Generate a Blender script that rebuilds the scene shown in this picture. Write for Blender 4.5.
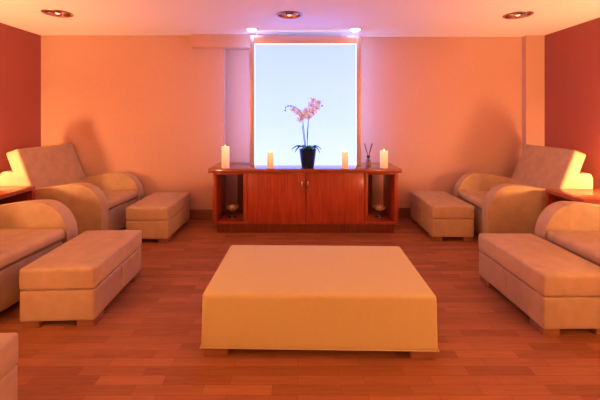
import bpy, bmesh, math, random
from mathutils import Vector, Matrix
random.seed(7)
for o in list(bpy.data.objects):
    bpy.data.objects.remove(o, do_unlink=True)
SC = bpy.context.scene
COL = SC.collection
PI = math.pi

# ------------------------------------------------------------------ camera
cd = bpy.data.cameras.new('camera'); cam = bpy.data.objects.new('camera', cd); COL.objects.link(cam)
cam.location = (0, 0, 1.30); cam.rotation_euler = (PI/2, 0, 0)
cd.sensor_width = 36; cd.lens = 345/600*36
cd.shift_x = 2.3/600; cd.shift_y = -83/600
cd.clip_start = 0.02
SC.camera = cam
# ------------------------------------------------------------------ world, exposure
w = bpy.data.worlds.new('world'); SC.world = w; w.use_nodes = True
w.node_tree.nodes['Background'].inputs[0].default_value = (0.02, 0.012, 0.008, 1)
w.node_tree.nodes['Background'].inputs[1].default_value = 0.2
vs = SC.view_settings
vs.view_transform = 'Standard'; vs.look = 'None'; vs.gamma = 1; vs.exposure = 0.0; vs.use_curve_mapping = False
# light levels of the room's lamps and of the added fill lights
TABLE_LAMP = 360.0            # watts-ish strength of each table lamp shade
LAMP_COL = (1.0, 0.455, 0.185)
CEILING_FILL_POWER = 41
FILL_SPOT_COL = (1.0, 0.62, 0.24)
FILL_SPOT_POWER = 8
FILL_UP_POWER = 120
FILL_UP_COL = (1.0, .62, .26)
PANEL_STRENGTH = 1.6
HALO_STRENGTH = 48.0
DOWN_POWER = .6

# ------------------------------------------------------------------ materials
def new_mat(name):
    m = bpy.data.materials.new(name); m.use_nodes = True
    return m, m.node_tree, m.node_tree.nodes['Principled BSDF']
def plain(name, col, rough=.6, metal=0, spec=.5, bump=0, bscale=200, var=0, vscale=8, coat=0):
    m, nt, b = new_mat(name); N, L = nt.nodes, nt.links
    b.inputs['Base Color'].default_value = (*col, 1)
    b.inputs['Roughness'].default_value = rough
    b.inputs['Metallic'].default_value = metal
    b.inputs['Specular IOR Level'].default_value = spec
    b.inputs['Coat Weight'].default_value = coat
    tc = N.new('ShaderNodeTexCoord')
    if var:
        n = N.new('ShaderNodeTexNoise'); n.inputs['Scale'].default_value = vscale; n.inputs['Detail'].default_value = 4
        L.new(tc.outputs['Object'], n.inputs['Vector'])
        r = N.new('ShaderNodeMapRange'); r.inputs['From Min'].default_value = .3; r.inputs['From Max'].default_value = .7
        r.inputs['To Min'].default_value = 1-var; r.inputs['To Max'].default_value = 1+var
        L.new(n.outputs['Fac'], r.inputs['Value'])
        mx = N.new('ShaderNodeVectorMath'); mx.operation = 'SCALE'; mx.inputs[0].default_value = col
        L.new(r.outputs[0], mx.inputs['Scale']); L.new(mx.outputs[0], b.inputs['Base Color'])
    if bump:
        n = N.new('ShaderNodeTexNoise'); n.inputs['Scale'].default_value = bscale; n.inputs['Detail'].default_value = 3
        L.new(tc.outputs['Object'], n.inputs['Vector'])
        bp = N.new('ShaderNodeBump'); bp.inputs['Strength'].default_value = bump; bp.inputs['Distance'].default_value = .002
        L.new(n.outputs['Fac'], bp.inputs['Height']); L.new(bp.outputs[0], b.inputs['Normal'])
    return m
def wood(name, c1, c2, rough=.3, axis=2, scale=1.0, coat=0.3):
    m, nt, b = new_mat(name); N, L = nt.nodes, nt.links
    tc = N.new('ShaderNodeTexCoord'); mp = N.new('ShaderNodeMapping')
    s = [26*scale]*3; s[axis] = 2.2*scale
    mp.inputs['Scale'].default_value = s
    L.new(tc.outputs['Object'], mp.inputs['Vector'])
    n = N.new('ShaderNodeTexNoise'); n.inputs['Scale'].default_value = 1.6; n.inputs['Detail'].default_value = 6; n.inputs['Distortion'].default_value = .4
    L.new(mp.outputs[0], n.inputs['Vector'])
    cr = N.new('ShaderNodeValToRGB'); cr.color_ramp.elements[0].position = .3; cr.color_ramp.elements[1].position = .72
    cr.color_ramp.elements[0].color = (*c1, 1); cr.color_ramp.elements[1].color = (*c2, 1)
    L.new(n.outputs['Fac'], cr.inputs['Fac']); L.new(cr.outputs['Color'], b.inputs['Base Color'])
    b.inputs['Roughness'].default_value = rough; b.inputs['Coat Weight'].default_value = coat; b.inputs['Coat Roughness'].default_value = .15
    return m
def emit(name, col, strength, base=(.8,.8,.8)):
    m, nt, b = new_mat(name)
    b.inputs['Base Color'].default_value = (*base, 1); b.inputs['Roughness'].default_value = .5
    b.inputs['Emission Color'].default_value = (*col, 1); b.inputs['Emission Strength'].default_value = strength
    return m
def floor_mat():
    m, nt, b = new_mat('laminate_floor'); N, L = nt.nodes, nt.links
    tc = N.new('ShaderNodeTexCoord')
    br = N.new('ShaderNodeTexBrick'); br.offset = .37; br.offset_frequency = 2; br.squash = 1
    br.inputs['Scale'].default_value = 1; br.inputs['Brick Width'].default_value = .33; br.inputs['Row Height'].default_value = .062
    br.inputs['Mortar Size'].default_value = .0012; br.inputs['Mortar Smooth'].default_value = .2; br.inputs['Bias'].default_value = 0
    br.inputs['Color1'].default_value = (0, 0, 0, 1); br.inputs['Color2'].default_value = (1, 1, 1, 1); br.inputs['Mortar'].default_value = (.0, .0, .0, 1)
    L.new(tc.outputs['Object'], br.inputs['Vector'])
    mp = N.new('ShaderNodeMapping'); mp.inputs['Scale'].default_value = (3.0, 45, 1); L.new(tc.outputs['Object'], mp.inputs['Vector'])
    # shift the grain strip by strip
    ad = N.new('ShaderNodeVectorMath'); ad.operation = 'MULTIPLY_ADD'
    L.new(br.outputs['Color'], ad.inputs[0]); ad.inputs[1].default_value = (9, 0, 5); L.new(mp.outputs[0], ad.inputs[2])
    n = N.new('ShaderNodeTexNoise'); n.inputs['Scale'].default_value = 1.6; n.inputs['Detail'].default_value = 9; n.inputs['Roughness'].default_value = .65; n.inputs['Distortion'].default_value = .6
    L.new(ad.outputs[0], n.inputs['Vector'])
    mixf = N.new('ShaderNodeMath'); mixf.operation = 'MULTIPLY_ADD'; mixf.inputs[1].default_value = .38
    L.new(br.outputs['Color'], mixf.inputs[0])
    h = N.new('ShaderNodeMath'); h.operation = 'MULTIPLY'; h.inputs[1].default_value = .74; L.new(n.outputs['Fac'], h.inputs[0])
    L.new(h.outputs[0], mixf.inputs[2])
    cr = N.new('ShaderNodeValToRGB'); e = cr.color_ramp.elements
    e[0].position = .15; e[0].color = (.20, .066, .028, 1); e[1].position = .85; e[1].color = (.46, .18, .078, 1)
    L.new(mixf.outputs[0], cr.inputs['Fac'])
    dk = N.new('ShaderNodeMixRGB'); dk.blend_type = 'MULTIPLY'; dk.inputs['Color2'].default_value = (.82, .78, .75, 1)
    L.new(br.outputs['Fac'], dk.inputs['Fac']); L.new(cr.outputs['Color'], dk.inputs['Color1']); L.new(dk.outputs[0], b.inputs['Base Color'])
    b.inputs['Roughness'].default_value = .45; b.inputs['Specular IOR Level'].default_value = .25
    bp = N.new('ShaderNodeBump'); bp.inputs['Strength'].default_value = .25; bp.inputs['Distance'].default_value = .001
    L.new(n.outputs['Fac'], bp.inputs['Height']); L.new(bp.outputs[0], b.inputs['Normal'])
    return m

def petalmat(name, col, k):
    m = plain(name, col, .5); nt = m.node_tree; b = nt.nodes['Principled BSDF']; out = nt.nodes['Material Output']
    t = nt.nodes.new('ShaderNodeBsdfTranslucent'); t.inputs[0].default_value = (*col, 1)
    x = nt.nodes.new('ShaderNodeMixShader'); x.inputs[0].default_value = k
    nt.links.new(b.outputs[0], x.inputs[1]); nt.links.new(t.outputs[0], x.inputs[2]); nt.links.new(x.outputs[0], out.inputs[0])
    return m
M = {}
M['floor'] = floor_mat()
M['wall'] = plain('peach_wallpaper', (.66, .42, .31), .8, bump=.25, bscale=120, var=.02, vscale=40)
M['red'] = plain('dark_red_paint', (.36, .095, .075), .75, bump=.2, bscale=120, var=.03, vscale=30)
M['ceil'] = plain('ceiling_paint', (.93, .90, .87), .85, bump=.1, bscale=150)
M['base'] = wood('baseboard_wood', (.24, .10, .055), (.32, .14, .08), .4, axis=0)
M['leather'] = plain('cream_suede', (.54, .385, .235), .6, spec=.4, bump=.4, bscale=260, var=.10, vscale=11)
M['cover'] = plain('cream_cover_cloth', (.69, .585, .27), .85, spec=.2, bump=.35, bscale=420, var=.015, vscale=30)
M['foot'] = wood('foot_wood', (.26, .10, .045), (.38, .16, .07), .4, axis=0)
M['cab'] = wood('cherry_wood', (.27, .034, .014), (.44, .072, .026), .28, axis=2)
M['cabtop'] = wood('cherry_wood_top', (.24, .05, .025), (.36, .09, .04), .12, axis=0, coat=.6)
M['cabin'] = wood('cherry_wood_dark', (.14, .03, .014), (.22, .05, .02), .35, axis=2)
M['table'] = wood('table_wood', (.34, .07, .035), (.50, .13, .06), .22, axis=0)
M['copper'] = plain('copper_brushed_metal', (.74, .60, .58), .35, metal=.55)
M['chrome'] = plain('chrome', (.8, .8, .82), .15, metal=1)
M['bronze'] = plain('dark_bronze', (.42, .24, .18), .3, metal=1)
M['steel'] = plain('satin_steel', (.6, .55, .52), .28, metal=1)
M['trimring'] = plain('ring_metal', (.55, .33, .25), .35, metal=1)
M['navy'] = plain('navy_glaze', (.003, .016, .11), .25, spec=.4)
M['leaf'] = petalmat('orchid_leaf', (.05, .42, .42), .35)
M['stem'] = plain('orchid_stem', (.05, .09, .04), .5)
M['bud'] = plain('orchid_bud', (.10, .05, .06), .5)
M['petal'] = petalmat('orchid_petal', (.98, .97, .88), .68)
M['lip'] = petalmat('orchid_lip', (.95, .66, .68), .6)
M['bark'] = plain('bark_mulch', (.20, .09, .04), .9, bump=1, bscale=80, var=.3, vscale=60)
M['gold'] = plain('gold_petals', (.92, .70, .52), .3, metal=.4)
M['white_metal'] = plain('white_metal', (.8, .8, .8), .4)
M['reed'] = plain('reed', (.05, .02, .02), .7)
M['capdark'] = plain('dark_cap', (.04, .012, .012), .4)
M['liquid'] = plain('amber_oil', (.85, .25, .05), .15)
mg, nt, b = new_mat('clear_glass'); b.inputs['Roughness'].default_value = .03; b.inputs['Transmission Weight'].default_value = 1; b.inputs['IOR'].default_value = 1.45
M['glass'] = mg
# backlit glass: the diffuser itself gives off light, a little brighter along the rim where the tubes sit
mp_, nt, b = new_mat('backlit_glass')
b.inputs['Base Color'].default_value = (.10, .12, .14, 1); b.inputs['Roughness'].default_value = .25
b.inputs['Emission Strength'].default_value = PANEL_STRENGTH
tc = nt.nodes.new('ShaderNodeTexCoord'); sp = nt.nodes.new('ShaderNodeSeparateXYZ'); nt.links.new(tc.outputs['Generated'], sp.inputs[0])
cr = nt.nodes.new('ShaderNodeValToRGB'); e = cr.color_ramp.elements
e[0].position = 0; e[0].color = (.50, .62, 1.6, 1); e[1].position = 1; e[1].color = (.33, .45, 1.85, 1)
x = e.new(.35); x.color = (.40, .54, 1.75, 1)
nt.links.new(sp.outputs['Z'], cr.inputs['Fac']); nt.links.new(cr.outputs['Color'], b.inputs['Emission Color'])
M['panel'] = mp_
M['tube'] = emit('light_tube', (.93, .97, 1.0), 1.0)
M['halo'] = emit('violet_led', (.22, .36, 1.0), HALO_STRENGTH)
M['topled'] = emit('cool_blue_led', (.45, .55, 1.0), 5)
M['down'] = emit('cool_downlight', (.62, .72, 1.0), 6)
M['lampshade'] = emit('lit_lamp_shade', LAMP_COL, TABLE_LAMP)
M['bulb'] = emit('warm_bulb', (1.0, .72, .5), .9)
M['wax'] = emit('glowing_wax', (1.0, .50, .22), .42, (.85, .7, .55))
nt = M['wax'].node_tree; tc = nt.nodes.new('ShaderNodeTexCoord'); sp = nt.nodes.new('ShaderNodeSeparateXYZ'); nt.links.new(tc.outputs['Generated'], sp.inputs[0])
cr = nt.nodes.new('ShaderNodeValToRGB'); e = cr.color_ramp.elements   # candle light painted into the wax emission, strongest near the top
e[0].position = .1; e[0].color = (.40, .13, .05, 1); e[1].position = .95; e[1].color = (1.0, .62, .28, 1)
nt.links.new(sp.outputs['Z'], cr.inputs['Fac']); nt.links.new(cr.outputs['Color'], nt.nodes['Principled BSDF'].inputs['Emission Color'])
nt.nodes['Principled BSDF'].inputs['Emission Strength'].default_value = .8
M['waxtop'] = emit('glowing_wax_top', (1.0, .66, .30), 1.0, (.85, .7, .55))
M['flame'] = emit('candle_flame', (1.0, .62, .2), 9)

# ------------------------------------------------------------------ helpers
def link_mesh(name, bm, mat, parent=None, loc=None, smooth=True, rot=None):
    bmesh.ops.recalc_face_normals(bm, faces=bm.faces)
    me = bpy.data.meshes.new(name); bm.to_mesh(me); bm.free()
    if smooth:
        for p in me.polygons: p.use_smooth = True
        me.set_sharp_from_angle(angle=math.radians(35))
    me.materials.append(M[mat])
    o = bpy.data.objects.new(name, me); COL.objects.link(o)
    if parent: o.parent = parent
    if loc: o.location = loc
    if rot: o.rotation_euler = rot
    return o
def tag(o, label, cat, group=None):
    o['label'] = label; o['category'] = cat
    if group: o['group'] = group
    return o
def thing(name, label, cat, loc=(0,0,0), rz=0, group=None):
    o = bpy.data.objects.new(name, None); COL.objects.link(o)
    o.location = loc; o.rotation_euler = (0, 0, rz); o.empty_display_size = .1
    return tag(o, label, cat, group)
def box(bm, x0, x1, y0, y1, z0, z1, bev=0, seg=2):
    r = bmesh.ops.create_cube(bm, size=1)
    vs_ = r['verts']
    for v in vs_:
        v.co = Vector(((x0+x1)/2+v.co.x*(x1-x0), (y0+y1)/2+v.co.y*(y1-y0), (z0+z1)/2+v.co.z*(z1-z0)))
    if bev:
        es = list({e for v in vs_ for e in v.link_edges})
        bmesh.ops.bevel(bm, geom=es, offset=bev, segments=seg, affect='EDGES', profile=.5)
    return bm
def boxobj(name, mat, parent, *a, bev=0, seg=2):
    return link_mesh(name, box(bmesh.new(), *a, bev=bev, seg=seg), mat, parent)
def pillow(sx, sy, sz, r, top=0, front=0, n=10, side=0):
    """Soft upholstered box centred on x,y, standing on z=0, with a crowned top."""
    L = (sx/2, sy/2, sz/2)
    def ticks(l):
        t = [-l, -l+r*.15, -l+r*.45, -l+r]
        m = [(-l+r)+(2*l-2*r)*i/n for i in range(1, n)]
        return t+m+[l-r, l-r*.45, l-r*.15, l]
    T = [ticks(l) for l in L]
    bm = bmesh.new(); cache = {}
    def vert(i, j, k):
        if (i, j, k) in cache: return cache[(i, j, k)]
        p = Vector((T[0][i], T[1][j], T[2][k]))
        c = Vector([max(-(L[a]-r), min(L[a]-r, p[a])) for a in range(3)])
        d = p-c
        if d.length > 1e-9: p = c+d.normalized()*r
        u = [p[a]/L[a] for a in range(3)]
        if u[2] > 0: p.z += top*(1-u[0]**2)*(1-u[1]**2)
        p.x += front*(1-u[2]**2)*(1-u[1]**2)*(1 if u[0] > 0 else 0)*abs(u[0])
        p.x += side*(1-u[2]**2)*(1-u[1]**4)*u[0]; p.y += side*(1-u[2]**2)*(1-u[0]**4)*u[1]
        p.z += L[2]
        cache[(i, j, k)] = bm.verts.new(p); return cache[(i, j, k)]
    N = [len(t) for t in T]
    for k in (0, N[2]-1):
        for i in range(N[0]-1):
            for j in range(N[1]-1): bm.faces.new([vert(i, j, k), vert(i+1, j, k), vert(i+1, j+1, k), vert(i, j+1, k)])
    for j in (0, N[1]-1):
        for i in range(N[0]-1):
            for k in range(N[2]-1): bm.faces.new([vert(i, j, k), vert(i+1, j, k), vert(i+1, j, k+1), vert(i, j, k+1)])
    for i in (0, N[0]-1):
        for j in range(N[1]-1):
            for k in range(N[2]-1): bm.faces.new([vert(i, j, k), vert(i, j+1, k), vert(i, j+1, k+1), vert(i, j, k+1)])
    return bm
def lathe(bm, prof, n=32, cx=0, cy=0, z=0, cap=True):
    rings = []
    for r, h in prof:
        if r < 1e-6: rings.append([bm.verts.new((cx, cy, z+h))])
        else: rings.append([bm.verts.new((cx+r*math.cos(2*PI*i/n), cy+r*math.sin(2*PI*i/n), z+h)) for i in range(n)])
    for a, b_ in zip(rings, rings[1:]):
        if len(a) == 1 and len(b_) == 1: continue
        for i in range(n):
            j = (i+1) % n
            if len(a) == 1: bm.faces.new([a[0], b_[j], b_[i]])
            elif len(b_) == 1: bm.faces.new([a[i], a[j], b_[0]])
            else: bm.faces.new([a[i], a[j], b_[j], b_[i]])
    if cap:
        for r_ in (rings[0], rings[-1]):
            if len(r_) > 2: bm.faces.new(r_)
    return bm
def tube(bm, pts, rad, n=8):
    pts = [Vector(p) for p in pts]
    rs = rad if isinstance(rad, (list, tuple)) else [rad]*len(pts)
    rings = []; up = Vector((.3, .2, .93)).normalized()
    for i, p in enumerate(pts):
        t = (pts[min(i+1, len(pts)-1)]-pts[max(i-1, 0)]).normalized()
        a = t.cross(up)
        if a.length < .05: a = t.cross(Vector((1, 0, 0)))
        a.normalize(); b_ = t.cross(a)
        rings.append([bm.verts.new(p+rs[i]*(a*math.cos(2*PI*k/n)+b_*math.sin(2*PI*k/n))) for k in range(n)])
    for a, b_ in zip(rings, rings[1:]):
        for k in range(n): bm.faces.new([a[k], a[(k+1) % n], b_[(k+1) % n], b_[k]])
    bm.faces.new(rings[0]); bm.faces.new(rings[-1])
    return bm
def prism(bm, prof, y0, y1, bev=0, seg=3):
    """Extrude an x,z outline along y."""
    a = [bm.verts.new((x, y0, z)) for x, z in prof]; b_ = [bm.verts.new((x, y1, z)) for x, z in prof]
    f0 = bm.faces.new(a); f1 = bm.faces.new(b_[::-1]); n = len(prof)
    for i in range(n): bm.faces.new([a[i], a[(i+1) % n], b_[(i+1) % n], b_[i]])
    if bev: bmesh.ops.bevel(bm, geom=list(f0.edges)+list(f1.edges), offset=bev, segments=seg, affect='EDGES', profile=.5)
    return bm
def smooth_path(pts, n=8):
    pts = [Vector(p) for p in pts]; out = []
    P = [pts[0]]+pts+[pts[-1]]
    for i in range(1, len(P)-2):
        for k in range(n):
            t = k/n; a, b_, c, d = P[i-1], P[i], P[i+1], P[i+2]
            out.append(.5*((2*b_)+(c-a)*t+(2*a-5*b_+4*c-d)*t*t+(3*b_-a-3*c+d)*t**3))
    out.append(pts[-1]); return out
def copy_tree(o, parent=None):
    c = o.copy(); COL.objects.link(c)
    if parent: c.parent = parent
    for ch in list(o.children): copy_tree(ch, c)
    return c
def struct(name, bm, mat, smooth=False):
    o = link_mesh(name, bm, mat, smooth=smooth); o['kind'] = 'structure'; return o

# ------------------------------------------------------------------ the room
XL, XR, YB, YF, HC = -3.245, 3.12, 4.44, -1.6, 2.33
struct('floor', box(bmesh.new(), XL-.1, XR+.1, YF-.1, YB+.1, -.1, 0), 'floor')
T_ = .12
struct('wall_left', box(bmesh.new(), XL-T_, XL, YF, YB+T_, 0, HC), 'red')
struct('wall_right', box(bmesh.new(), XR, XR+T_, YF, YB+T_, 0, HC), 'red')
bm = bmesh.new()       # back wall: projecting part on the left, shallow bay, slim pilaster on the right
pl = [(XL, 4.36), (-.93, 4.36), (-.93, YB), (2.886, YB), (2.886, 4.36), (XR, 4.36), (XR, YB+T_), (XL, YB+T_)]
a = [bm.verts.new((x, y, 0)) for x, y in pl]; b_ = [bm.verts.new((x, y, HC)) for x, y in pl]
bm.faces.new(a); bm.faces.new(b_)
for i in range(8): bm.faces.new([a[i], a[(i+1) % 8], b_[(i+1) % 8], b_[i]])
struct('wall_back', bm, 'wall')
struct('wall_front', box(bmesh.new(), XL-T_, XR+T_, YF-T_, YF, 0, HC), 'wall')
struct('trim_1', box(bmesh.new(), -1.327, -.245, 4.29, 4.4395, 2.165, HC-.0005), 'wall')     # boxed beam
bm = bmesh.new()
BH = .132
for x0, x1, y in ((XL+.001, -.93, 4.36), (-.915, 2.870, YB), (2.871, XR-.001, 4.36)):
    box(bm, x0, x1, y-.0145, y-.0005, .0005, BH-.016); box(bm, x0, x1, y-.009, y-.0005, BH-.016, BH)
struct('baseboard_back', bm, 'base')
for s, nm in ((XL, 'baseboard_left'), (XR, 'baseboard_right')):
    sg = 1 if s < 0 else -1
    xs = sorted((s+sg*.0005, s+sg*.0145))
    struct(nm, box(bmesh.new(), xs[0], xs[1], YF+.001, 4.34, .0005, BH), 'base')
# ceiling with the lamp openings cut out
SPOTS = [(-2.38, 3.42), (-.085, 3.48), (2.22, 3.48)]
ceil = struct('ceiling', box(bmesh.new(), XL-T_, XR+T_, YF-T_, YB+T_, HC, HC+.14), 'ceil')
bm = bmesh.new()
for x_, y_ in SPOTS: lathe(bm, [(.122, -.05), (.122, .10)], 40, x_, y_, HC)
cut = link_mesh('cutter', bm, 'ceil', smooth=False)
md = ceil.modifiers.new('b', 'BOOLEAN'); md.object = cut; md.operation = 'DIFFERENCE'; md.solver = 'EXACT'
bpy.context.view_layer.update()
dg = bpy.context.evaluated_depsgraph_get()
nm_ = bpy.data.meshes.new_from_object(ceil.evaluated_get(dg)); ceil.modifiers.clear(); ceil.data = nm_
bpy.data.objects.remove(cut, do_unlink=True)

# ------------------------------------------------------------------ recessed gimbal lights
g0 = None
SL = ['round recessed ceiling light near the left red wall', 'round recessed ceiling light in the middle, in front of the glowing panel', 'round recessed ceiling light near the right red wall']
for i, (x_, y_) in enumerate(SPOTS):
    if g0 is None:
        g0 = r = thing('recessed_light', SL[0], 'ceiling light', (x_, y_, HC), 0, 'recessed gimbal lights')
        link_mesh('trim_ring', lathe(bmesh.new(), [(.110, .0), (.132, -.0005), (.135, -.004), (.128, -.009), (.112, -.006), (.110, 0)], 40, cap=False), 'trimring', r)
        link_mesh('reflector_cup', lathe(bmesh.new(), [(.118, .004), (.112, .03), (.095, .06), (.0, .062)], 40, cap=False), 'bronze', r)
        for s in (-1, 1):
            sp_ = link_mesh('side_spot', lathe(bmesh.new(), [(.0, .052), (.030, .05), (.034, .006), (.030, .004), (.024, .03), (0, .034)], 24, s*.068, 0), 'steel', r)
        link_mesh('lamp_head', lathe(bmesh.new(), [(.0, .055), (.030, .05), (.034, .0), (.028, -.004), (.026, 0)], 24, cap=False), 'trimring', r)
        link_mesh('bulb', lathe(bmesh.new(), [(.025, .002), (.020, -.007), (.010, -.013), (0, -.015)], 20, cap=False), 'bulb', r)
    else:
        r = copy_tree(g0); r.location = (x_, y_, HC); r['label'] = SL[i]
# two cool downlights above the panel
d0 = None
for x_, lb in ((-.535, 'bright cool downlight above the left end of the glowing panel'), (.672, 'bright cool downlight above the right end of the glowing panel')):
    if d0 is None:
        d0 = r = thing('downlight', lb, 'ceiling light', (x_, 4.03, HC), 0, 'cool downlights over the panel')
        link_mesh('rim', lathe(bmesh.new(), [(.052, -.0005), (.075, -.0005), (.076, -.005), (.066, -.010), (.052, -.008)], 32, cap=False), 'white_metal', r)
        link_mesh('lens', lathe(bmesh.new(), [(.062, -.003), (.058, -.014), (.040, -.026), (0, -.031)], 32, cap=False), 'down', r)
        ld = bpy.data.lights.new('downlight_beam', 'SPOT'); ld.energy = DOWN_POWER; ld.color = (.62, .74, 1.0); ld.spot_size = math.radians(120); ld.spot_blend = .7; ld.shadow_soft_size = .03
        lo = bpy.data.objects.new('downlight_beam', ld); COL.objects.link(lo); lo.parent = r; lo.location = (0, 0, -.03)
    else:
        r = copy_tree(d0); r.location = (x_, 4.03, HC); r['label'] = lb

# ------------------------------------------------------------------ backlit panel
PY0, PY1 = 4.075, 4.15
PX0, PX1, PZ0, PZ1 = -.567, .750, .7285, 2.264
r = thing('light_panel', 'tall glowing pale blue glass panel in a copper frame, standing on the cherry cabinet', 'light panel', ((PX0+PX1)/2, (PY0+PY1)/2, PZ0))
def P(name, mat, x0, x1, y0, y1, z0, z1, bev=0):
    cx, cy = (PX0+PX1)/2, (PY0+PY1)/2
    return boxobj(name, mat, r, x0-cx, x1-cx, y0-cy, y1-cy, z0-PZ0, z1-PZ0, bev=bev)
P('frame_post', 'copper', PX0, PX0+.052, PY0, PY1, PZ0, PZ1, .003)
P('frame_post', 'copper', PX1-.052, PX1, PY0, PY1, PZ0, PZ1, .003)
P('frame_head', 'copper', PX0+.052, PX1-.052, PY0+.004, PY1, PZ1-.092, PZ1, .002)
P('glass_panel', 'panel', PX0+.061, PX1-.061, PY0+.022, PY1-.022, PZ0, PZ1-.102)
P('light_tube', 'tube', PX0+.052, PX0+.061, PY0+.015, PY0+.035, PZ0, PZ1-.092)
P('light_tube', 'tube', PX1-.061, PX1-.052, PY0+.015, PY0+.035, PZ0, PZ1-.092)
P('light_tube', 'tube', PX0+.061, PX1-.061, PY0+.015, PY0+.035, PZ1-.102, PZ1-.092)
P('backing_board', 'white_metal', PX0+.052, PX1-.052, PY1-.018, PY1-.004, PZ0, PZ1-.092)
for s in (PX0+.008, PX1-.024): P('halo_strip', 'halo', s, s+.016, PY1, PY1+.012, PZ0+.02, PZ1-.03)
P('top_strip', 'topled', PX0+.06, PX1-.06, PY1-.025, PY1-.008, PZ1, PZ1+.006)
for s in (-.492, .672):
    bm = tube(bmesh.new(), [(s-(PX0+PX1)/2, 0, PZ1-PZ0), (s-(PX0+PX1)/2, 0, HC-PZ0-.0005)], .005, 10)
    link_mesh('hanging_rod', bm, 'white_metal', r)

# ------------------------------------------------------------------ cabinet
CY0, CY1 = 3.83, 4.335
CT = .727
c = thing('sideboard', 'long cherry wood sideboard with two doors and open end shelves below the glowing panel', 'sideboard', (.08, 4.08, 0))
def Cb(name, mat, x0, x1, y0, y1, z0, z1, bev=.002, parent=None, nogap=False):
    return boxobj(name, mat, parent or c, x0-.08, x1-.08, y0-4.08, y1-4.08, z0, z1, bev=bev)
Cb('top', 'cabtop', -.986, 1.146, 3.79, 4.35, CT-.042, CT, .003)
BX0, BX1, ZB = -.946, 1.119, .108
zt = CT-.042
Cb('side_panel', 'cab', BX0, BX0+.044, CY0, CY1, ZB, zt)
Cb('side_panel', 'cab', BX1-.044, BX1, CY0, CY1, ZB, zt)
Cb('divider', 'cab', -.603, -.563, CY0, CY1, ZB+.025, zt)
Cb('divider', 'cab', .741, .781, CY0, CY1, ZB+.025, zt)
Cb('bottom_panel', 'cab', BX0+.044, BX1-.044, CY0, CY1, ZB, ZB+.025)
Cb('top_rail', 'cab', BX0+.044, -.603, CY0, CY0+.02, zt-.026, zt, .001)
Cb('top_rail', 'cab', .781, BX1-.044, CY0, CY0+.02, zt-.026, zt, .001)
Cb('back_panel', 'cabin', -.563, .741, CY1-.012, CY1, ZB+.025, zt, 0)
Cb('dark_back_strip', 'cabin', -.753, -.603, CY1-.02, CY1, ZB+.025, zt, 0)
Cb('dark_back_strip', 'cabin', .781, .931, CY1-.02, CY1, ZB+.025, zt, 0)  # dark strip added in place of the shaded wall behind
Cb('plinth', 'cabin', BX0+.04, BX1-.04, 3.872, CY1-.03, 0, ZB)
for x0, x1, hx in ((-.558, .0865, .045), (.0925, .736, .112)):
    d = Cb('door', 'cab', x0, x1, CY0-.004, CY0+.016, ZB+.012, zt-.006)
    bm = bmesh.new()
    pts = smooth_path([(hx-.08, -.254, .595), (hx-.08, -.280, .588), (hx-.08, -.290, .56), (hx-.08, -.280, .512), (hx-.08, -.254, .505)], 6)
    tube(bm, pts, .0075, 10)
    link_mesh('handle', bm, 'chrome', d)

# ------------------------------------------------------------------ candles
def candle(x_, y_, rad, h, label):
    r = thing('pillar_candle', label, 'candle', (x_, y_, CT+.0005), 0, 'candles on the sideboard')
    link_mesh('wax_body', lathe(bmesh.new(), [(rad, 0), (rad, h*.60), (rad*1.0, h*.96), (rad*.96, h), (rad*.86, h-.002), (rad*.8, h-.012), (0, h-.016)], 36), 'wax', r)
    link_mesh('wick', tube(bmesh.new(), [(0, 0, h-.018), (0, 0, h-.008)], .0012, 6), 'reed', r)
    link_mesh('flame', lathe(bmesh.new(), [(0, h-.010), (.005, h-.004), (.0055, h+.002), (.003, h+.012), (0, h+.02)], 14, cap=False), 'flame', r)
candle(-.813, 3.885, .043, .240, 'tallest pillar candle at the left end of the sideboard')
candle(-.307, 3.872, .037, .180, 'short pillar candle between the tallest candle and the orchid')
candle(.531, 3.872, .037, .186, 'short pillar candle between the orchid and the reed diffuser')
candle(.970, 3.885, .043, .192, 'pillar candle at the right end of the sideboard, right of the reed diffuser')

# ------------------------------------------------------------------ reed diffuser
r = thing('reed_diffuser', 'small glass reed diffuser with amber oil and dark sticks on the sideboard', 'diffuser', (.824, 4.02, CT+.0005))
link_mesh('bottle', lathe(bmesh.new(), [(.027, 0), (.030, .004), (.030, .060), (.026, .075), (.012, .088), (.012, .100), (.009, .100), (.009, .089), (.023, .073), (.0265, .058), (.0265, .006), (0, .005)], 28, cap=False), 'glass', r)
link_mesh('oil', lathe(bmesh.new(), [(.0255, .0065), (.0255, .046)], 28), 'liquid', r)
link_mesh('collar', lathe(bmesh.new(), [(.0125, .094), (.020, .100), (.022, .112), (.018, .124), (.010, .128)], 20), 'capdark', r)
for k, (dx, dy) in enumerate([(-.052, 0), (-.038, .02), (.045, .0), (.055, .012), (-.045, -.014), (.03, -.015)]):
    link_mesh('reed', tube(bmesh.new(), [(-dx*.22, -dy*.2, .02), (dx*.15, dy*.1, .125), (dx, dy, .265)], .0026, 6), 'reed', r)

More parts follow.
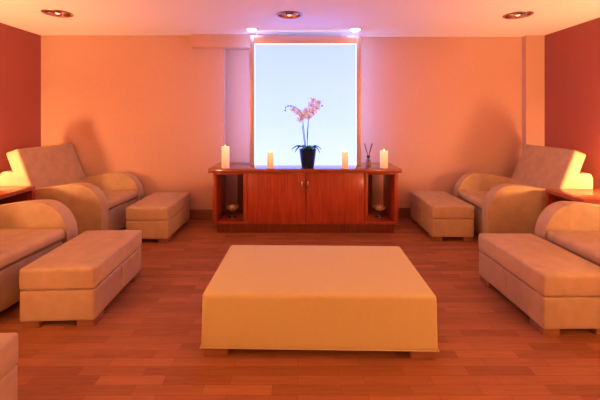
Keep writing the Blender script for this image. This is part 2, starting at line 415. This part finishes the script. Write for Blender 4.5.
# ------------------------------------------------------------------ orchid
ox, oy = .114, 3.905
r = thing('potted_orchid', 'pink white orchid in a dark navy pot on the sideboard', 'potted plant', (ox, oy, CT+.0005))
link_mesh('pot', lathe(bmesh.new(), [(.064, 0), (.068, .003), (.078, .06), (.089, .14), (.096, .205), (.098, .212), (.093, .213), (.088, .205), (.080, .180), (0, .180)], 40), 'navy', r)
link_mesh('bark', lathe(bmesh.new(), [(.0815, .184), (.07, .194), (.035, .203), (0, .206)], 24, cap=True), 'bark', r)
def leaf(ang, ln, droop, wd=.034, rise=.05):
    bm = bmesh.new(); n = 12; rows = []
    d = Vector((math.cos(ang), math.sin(ang), 0)); s = Vector((-d.y, d.x, 0))
    for i in range(n+1):
        t = i/n; wv = wd*math.sin(PI*min(1, t*.9+.12))**.7*(1 if t < .98 else .3)
        c_ = d*(.02+ln*t)+Vector((0, 0, .203+rise*math.sin(PI*t*.8)-droop*t*t))
        rows.append([bm.verts.new(c_+s*wv*q+Vector((0, 0, .010*abs(q)+dz))) for dz in (0, -.0025) for q in ((-1, -.5, 0, .5, 1) if dz == 0 else (1, .5, 0, -.5, -1))])
    for a, b_ in zip(rows, rows[1:]):
        for k in range(10): bm.faces.new([a[k], a[(k+1) % 10], b_[(k+1) % 10], b_[k]])
    bm.faces.new(rows[0]); bm.faces.new(rows[-1])
    return link_mesh('leaf', bm, 'leaf', r)
for a_, l_, dr in ((PI, .16, .03), (PI*1.08, .13, .06), (0.05, .13, .03), (-.15, .12, .07), (PI*.75, .15, .04), (PI*.3, .14, .05), (PI*1.35, .10, .03), (-PI*.33, .09, .03)):
    leaf(a_, l_, dr)
def pt(px, py, dy=0):   # point on the orchid's own plane, read off its outline
    return ((px-297.7)/88.3-ox, dy, 1.3-(py-117)/88.3-CT)
sA = smooth_path([pt(307.5, 150), pt(307.3, 135), pt(308.6, 118, .01), pt(309.5, 108, .01), pt(313, 102, -.005), pt(317, 101.5, -.02), pt(321.5, 105.5, -.03)], 8)
sB = smooth_path([pt(306, 150, -.01), pt(304.5, 136, -.015), pt(302.8, 122, -.02), pt(301, 113, -.02), pt(296, 107.5, -.02), pt(290, 106, -.03), pt(286, 107.5, -.03), pt(285.3, 110.5, -.03)], 8)
for s_ in (sA, sB):
    link_mesh('flower_stem', tube(bmesh.new(), s_, [.0045-.0028*i/len(s_) for i in range(len(s_))], 8), 'stem', r)
for s_ in ([(307, 150), (308.3, 124)], [(305.2, 150), (302.2, 126)]):
    link_mesh('support_stake', tube(bmesh.new(), [pt(*s_[0], .012), pt(*s_[1], .014)], .0035, 6), 'stem', r)
def flower(p, sc, yaw, tilt, roll):
    root = link_mesh('flower', bmesh_flower(sc), 'petal', r)
    root.location = p; root.rotation_euler = (tilt, roll, yaw)
    lp = bmesh.new(); lathe(lp, [(0, -.004), (.006, 0), (.0085, .008), (.005, .014), (0, .016)], 10)
    for v in lp.verts: v.co = Vector((v.co.x, -v.co.z*1.0-.002, v.co.y-.004))*sc
    link_mesh('flower_lip', lp, 'lip', root)
def bmesh_flower(sc):
    bm = bmesh.new()
    for k, (ang, ln, wd) in enumerate([(90, .034, .013), (20, .040, .021), (160, .040, .021), (-48, .034, .013), (228, .034, .013)]):
        a_ = math.radians(ang); d = Vector((math.cos(a_), 0, math.sin(a_))); s = Vector((-d.z, 0, d.x)); n = 7; rows = []
        for i in range(n+1):
            t = i/n; wv = wd*math.sin(PI*(t*.86+.1))**.6*(1 if i < n else .35)
            off = -.003*k/4-.012*math.sin(PI*t)*.6
            rows.append([bm.verts.new((d*ln*t+s*wv*q+Vector((0, off+dz+.004*q*q, 0)))*sc) for dz in (0, .0014) for q in ((-1, 0, 1) if dz == 0 else (1, 0, -1))])
        for a, b_ in zip(rows, rows[1:]):
            for q in range(6): bm.faces.new([a[q], a[(q+1) % 6], b_[(q+1) % 6], b_[q]])
        bm.faces.new(rows[0]); bm.faces.new(rows[-1])
    return bm
FL = [(298, 112.5), (303.5, 115.5), (309, 116.5), (301, 119), (306.5, 111), (312.5, 112), (311.5, 105.5), (316.5, 108), (318, 103), (313, 100), (293.5, 109.5)]
for k, (px, py) in enumerate(FL):
    flower(pt(px, py, -.012-.012*(k % 3)), 1.3 if k < 8 else 1.0, random.uniform(-.5, .5), random.uniform(-.3, .25), random.uniform(-.6, .6))
for px, py in ((285.3, 110.8), (285.8, 107.8), (288.2, 106.3), (291, 106.2), (322, 106), (320, 103.2)):
    bm = lathe(bmesh.new(), [(0, -.010), (.006, -.006), (.0085, 0), (.006, .008), (0, .012)], 12)
    link_mesh('bud', bm, 'bud', r, loc=pt(px, py, -.03))

# ------------------------------------------------------------------ lotus tealight holders in the open shelves
l0 = None
for x_, y_, lb in ((-.765, 4.03, 'gold lotus tealight holder in the left open shelf of the sideboard'), (.955, 4.03, 'gold lotus tealight holder in the right open shelf of the sideboard')):
    if l0 is None:
        l0 = q = thing('lotus_candle_holder', lb, 'candle holder', (x_, y_, ZB+.0255), 0, 'lotus candle holders'); q.scale = (1.15, 1.15, 1.15)
        link_mesh('base', lathe(bmesh.new(), [(.040, 0), (.042, .004), (.030, .010), (.010, .018), (.008, .045), (.014, .058), (.030, .066), (0, .070)], 28), 'glass', q)
        for ring, (n, ln, el, z0) in enumerate(((8, .062, .35, .062), (8, .050, .75, .066), (6, .036, 1.15, .068))):
            for k in range(n):
                an = 2*PI*(k+.5*(ring % 2))/n; d = Vector((math.cos(an), math.sin(an), 0)); s = Vector((-d.y, d.x, 0)); bm = bmesh.new(); rows = []
                for i in range(7):
                    t = i/6; e_ = el+.5*t; wv = .017*math.sin(PI*(t*.85+.13))*(1 if i < 6 else .2)
                    c_ = d*(.012+ln*t*math.cos(el))+Vector((0, 0, z0+ln*t*math.sin(e_)))
                    rows.append([bm.verts.new(c_+s*wv*u+Vector((0, 0, .004*u*u+dz))) for dz in (0, -.0015) for u in ((-1, 0, 1) if dz == 0 else (1, 0, -1))])
                for a, b_ in zip(rows, rows[1:]):
                    for u in range(6): bm.faces.new([a[u], a[(u+1) % 6], b_[(u+1) % 6], b_[u]])
                bm.faces.new(rows[0]); bm.faces.new(rows[-1])
                link_mesh('petal', bm, 'gold', q)
        link_mesh('tealight', lathe(bmesh.new(), [(.017, .070), (.018, .086), (.016, .086), (0, .083)], 20), 'waxtop', q)
    else:
        q = copy_tree(l0); q.location = (x_, y_, ZB+.0255); q['label'] = lb

# ------------------------------------------------------------------ footrests
def make_footrest(label):
    r = thing('footrest', label, 'ottoman', group='cream suede footrests')
    link_mesh('base', pillow(.434, .724, .190, .012, side=.002), 'leather', r, loc=(0, 0, .043))
    link_mesh('cushion', pillow(.440, .732, .138, .018, top=.006, side=.003), 'leather', r, loc=(0, 0, .2335))
    for sx in (-1, 1):
        boxobj('seam', 'leather', r, min(sx*.217, sx*.2205), max(sx*.217, sx*.2205), -.0025, .0025, .055, .222)
        for sy in (-1, 1):
            boxobj('foot', 'foot', r, sx*.16-.05, sx*.16+.05, sy*.29-.06, sy*.29+.06, 0, .0428, bev=.002)
    return r
FR = [(-1.550, 3.905, 0, 'cream suede footrest beside the left end of the sideboard'),
      (-1.497, 2.480, 2.6, 'cream suede footrest in the left row between the near and far footrests'),
      (-1.405, 1.122, 3.0, 'cream suede footrest cut off by the lower left corner of the photo'),
      (1.628, 3.965, 0, 'cream suede footrest beside the right end of the sideboard'),
      (1.665, 2.40, .5, 'large near cream suede footrest at the right edge of the photo')]
f0 = None
for x_, y_, a_, lb in FR:
    if f0 is None: f0 = q = make_footrest(lb)
    else: q = copy_tree(f0); q['label'] = lb
    q.location = (x_, y_, 0); q.rotation_euler = (0, 0, math.radians(a_))
    q.scale = (1.035 if a_ == 2.6 else 1, 1, 1)

# ------------------------------------------------------------------ armchairs (local: front at x = 0 facing +x, width along y)
CW = .82
def make_chair(label):
    r = thing('armchair', label, 'armchair', group='cream suede armchairs')
    prof = [(-.955, .045), (-.012, .045), (0, .06), (0, .34)]
    for i in range(1, 15):
        t = PI/2*i/14; prof.append((-.235+.235*math.cos(t), .34+.275*math.sin(t)))
    prof += [(-.32, .611), (-.42, .600), (-.52, .584), (-.62, .565), (-.72, .545), (-.90, .52), (-.955, .50)]
    for s in (-1, 1):
        y0, y1 = sorted((s*CW/2, s*(CW/2-.115)))
        link_mesh('armrest', prism(bmesh.new(), prof, y0, y1, bev=.014, seg=3), 'leather', r)
    iw = CW-.23-.004
    link_mesh('seat_base', pillow(.72, iw, .275, .02, n=6), 'leather', r, loc=(-.385, 0, .045))
    link_mesh('seat_cushion', pillow(.66, iw-.004, .095, .030, top=.012, front=.012), 'leather', r, loc=(-.335, 0, .3205), rot=(0, math.radians(-1.5), 0))
    # rear support box
    rp = [(-1.0, .048), (-.66, .048), (-.75, .40), (-.83, .60)]
    for i in range(9):
        t = PI/2*i/8; rp.append((-.985-.045*math.sin(t), .695+.045*math.cos(t)))
    rp.insert(4, (-.885, .74))
    rp = rp[1:]+[(-1.03, .06)]
    link_mesh('back_support', prism(bmesh.new(), rp, -CW/2+.006, CW/2-.006, bev=.012), 'leather', r)
    # reclined backrest
    bk = pillow(.135, CW-.02, .57, .022, side=.003)
    link_mesh('backrest', bk, 'leather', r, loc=(-.715, 0, .420), rot=(0, math.radians(-21), 0))
    for sx in (-.10, -.86):
        for sy in (-1, 1): boxobj('foot', 'foot', r, sx-.05, sx+.05, sy*.33-.045, sy*.33+.045, 0, .0448, bev=.002)
    return r
CH = [(-1.94, 3.875, -4, 'cream suede armchair in the far left corner'),
      (-1.85, 2.44, -5, 'cream suede armchair cut off by the left edge of the photo, nearest on the left'),
      (1.915, 3.86, 178.3, 'cream suede armchair in the far right corner'),
      (1.935, 2.405, 180.5, 'cream suede armchair cut off by the right edge of the photo, nearest on the right')]
c0 = None
for x_, y_, a_, lb in CH:
    if c0 is None: c0 = q = make_chair(lb)
    else: q = copy_tree(c0); q['label'] = lb
    q.location = (x_, y_, 0); q.rotation_euler = (0, 0, math.radians(a_))
    q.scale = (1.07 if x_ < 0 else 1, 1, 1)

# ------------------------------------------------------------------ side tables and their lamps
def make_table(label):      # local: open front faces +x, front edge at x = 0
    r = thing('side_table', label, 'side table', group='cherry side tables')
    D, W, H = .56, .46, .595
    boxobj('top', 'table', r, -D, 0, -W/2, W/2, H-.036, H, bev=.002)
    for s in (-1, 1):
        y0, y1 = sorted((s*(W/2-.002), s*(W/2-.038)))
        boxobj('side_panel', 'cab', r, -D+.004, -.004, y0, y1, 0, H-.036, bev=.001)
    boxobj('back_panel', 'cabin', r, -D+.004, -D+.022, -W/2+.038, W/2-.038, .06, H-.036, bev=0)  # back and side panels darker than the top, interior shade put into the colour
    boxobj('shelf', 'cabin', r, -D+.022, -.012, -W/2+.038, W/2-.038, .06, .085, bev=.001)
    return r
def make_lamp(label):
    r = thing('table_lamp', label, 'lamp', group='glowing table lamps')
    link_mesh('base', lathe(bmesh.new(), [(.055, 0), (.058, .006), (.050, .014), (.018, .022), (.014, .06), (.022, .07), (0, .072)], 28), 'chrome', r)
    link_mesh('lamp_shade', lathe(bmesh.new(), [(.015, .0725)]+[(.056*math.sin(a_), .130-.056*math.cos(a_)) for a_ in [i*PI/12 for i in range(2, 12)]]+[(0, .186)], 24, cap=True), 'lampshade', r)
    ld = bpy.data.lights.new('ceiling_fill_light', 'SPOT'); ld.energy = CEILING_FILL_POWER; ld.color = LAMP_COL; ld.spot_size = math.radians(118); ld.spot_blend = .6; ld.shadow_soft_size = .05  # added upward spot above the closed shade, brightens the ceiling
    lo = bpy.data.objects.new('ceiling_fill_light', ld); COL.objects.link(lo); lo.parent = r; lo.location = (0, 0, .22); lo.rotation_euler = (PI, 0, 0)
    return r
TB = [(-2.595, 3.185, 0, 'cherry wood side table between the two left armchairs'),
      (2.43, 3.155, 180, 'cherry wood side table between the two right armchairs'),
      (-2.64, 1.75, 0, 'cherry wood side table left of the camera'), (2.43, 1.70, 180, 'cherry wood side table right of the camera'),
      (-2.64, .30, 0, 'cherry wood side table behind the camera on the left'), (2.43, .30, 180, 'cherry wood side table behind the camera on the right')]
LP = [(-3.045, 3.04, 'glowing table lamp on the side table between the two left armchairs'),
      (2.95, 3.03, 'glowing table lamp on the side table between the two right armchairs'),
      (-2.92, 1.72, 'glowing table lamp left of the camera'), (2.80, 1.68, 'glowing table lamp right of the camera'),
      (-2.92, .30, 'added fill table lamp behind the camera on the left'), (2.80, .30, 'added fill table lamp behind the camera on the right')]  # rear lamp pair added to light the faces turned to the camera
t0 = p0 = None
for (x_, y_, a_, lb), (lx, ly, ll) in zip(TB, LP):
    if t0 is None: t0 = q = make_table(lb); p0 = k = make_lamp(ll)
    else: q = copy_tree(t0); q['label'] = lb; k = copy_tree(p0); k['label'] = ll
    q.scale = (1, 1, 1)
    q.location = (x_, y_, 0); q.rotation_euler = (0, 0, math.radians(a_)); k.location = (lx, ly, .5955)
    if lx < -3: q.scale = (1, 1, 1.04); k.location.z = .595*1.04+.0005

# ------------------------------------------------------------------ centre ottoman
r = thing('ottoman', 'large low ottoman in a fitted cream cloth cover in the middle of the floor', 'ottoman', (.121, 2.222, 0), math.radians(-1.2))
bm = pillow(1.268, .73, .298, .020, top=.006, n=18)
for v in bm.verts:      # cover flares a little to its hem, with a few soft waves
    t = 1-v.co.z/.298
    if t > 0:
        fl = 1+.010*t; wob = .0035*t*math.sin(v.co.x*9+1)*(1 if abs(v.co.y) > .35 else 0)
        v.co.x *= fl; v.co.y = v.co.y*fl+math.copysign(wob, v.co.y)
link_mesh('cloth_cover', bm, 'cover', r, loc=(0, 0, .044))
bm = bmesh.new(); hx, hy = .6405, .3705
tube(bm, [(-hx, -hy, .052), (hx, -hy, .052), (hx, hy, .052), (-hx, hy, .052), (-hx, -hy, .052)], .003, 8)
link_mesh('hem', bm, 'cover', r)
for sx in (-1, 1):
    for sy in (-1, 1): boxobj('foot', 'foot', r, sx*.562-.066, sx*.562+.066, sy*.30-.06, sy*.30+.06, 0, .0438, bev=.002)

# unseen warm spots behind the viewer, added to brighten the furniture fronts
s0 = None
for x_, y_, lb in ((-1.5, -.5, 'added unseen warm fill spot behind the camera on the left'), (1.5, -.5, 'added unseen warm fill spot behind the camera on the right')):
    q = copy_tree(d0); q['label'] = lb; q['group'] = 'added warm fill spots'; q.name = 'fill_spot'; q.location = (x_, y_, HC)
    for ch in list(q.children):
        if ch.type == 'LIGHT': bpy.data.objects.remove(ch, do_unlink=True)
        elif ch.name.startswith('lens'): ch.data = ch.data.copy(); ch.data.materials[0] = M['bulb']
    ld = bpy.data.lights.new('fill_spot_light', 'SPOT'); ld.energy = FILL_SPOT_POWER; ld.color = FILL_SPOT_COL; ld.spot_size = math.radians(140); ld.spot_blend = .6; ld.shadow_soft_size = .06
    lo = bpy.data.objects.new('fill_spot_light', ld); COL.objects.link(lo); lo.parent = q; lo.location = (0, 0, -.03)

# two uplighters added out of view, fill for ceiling and front faces
u0 = None
for x_, lb in ((-2.7, 'added unseen fill uplighter behind the camera on the left'), (2.6, 'added unseen fill uplighter behind the camera on the right')):
    if u0 is None:
        u0 = q = thing('fill_uplighter', lb, 'lamp', (x_, -.9, 0), 0, 'added fill uplighters')
        link_mesh('base', lathe(bmesh.new(), [(.14, 0), (.14, .012), (.03, .03), (.015, .05)], 32), 'steel', q)
        link_mesh('pole', tube(bmesh.new(), [(0, 0, .04), (0, 0, 1.62)], .012, 12), 'steel', q)
        link_mesh('bowl', lathe(bmesh.new(), [(.02, 1.615), (.10, 1.66), (.16, 1.74), (.155, 1.74), (.095, 1.668), (0, 1.63)], 32, cap=False), 'steel', q)
        ld = bpy.data.lights.new('fill_bowl_light', 'POINT'); ld.energy = FILL_UP_POWER; ld.color = FILL_UP_COL; ld.shadow_soft_size = .06
        lo = bpy.data.objects.new('fill_bowl_light', ld); COL.objects.link(lo); lo.parent = q; lo.location = (0, 0, 1.69)
    else: q = copy_tree(u0); q['label'] = lb; q.location = (x_, -.9, 0)
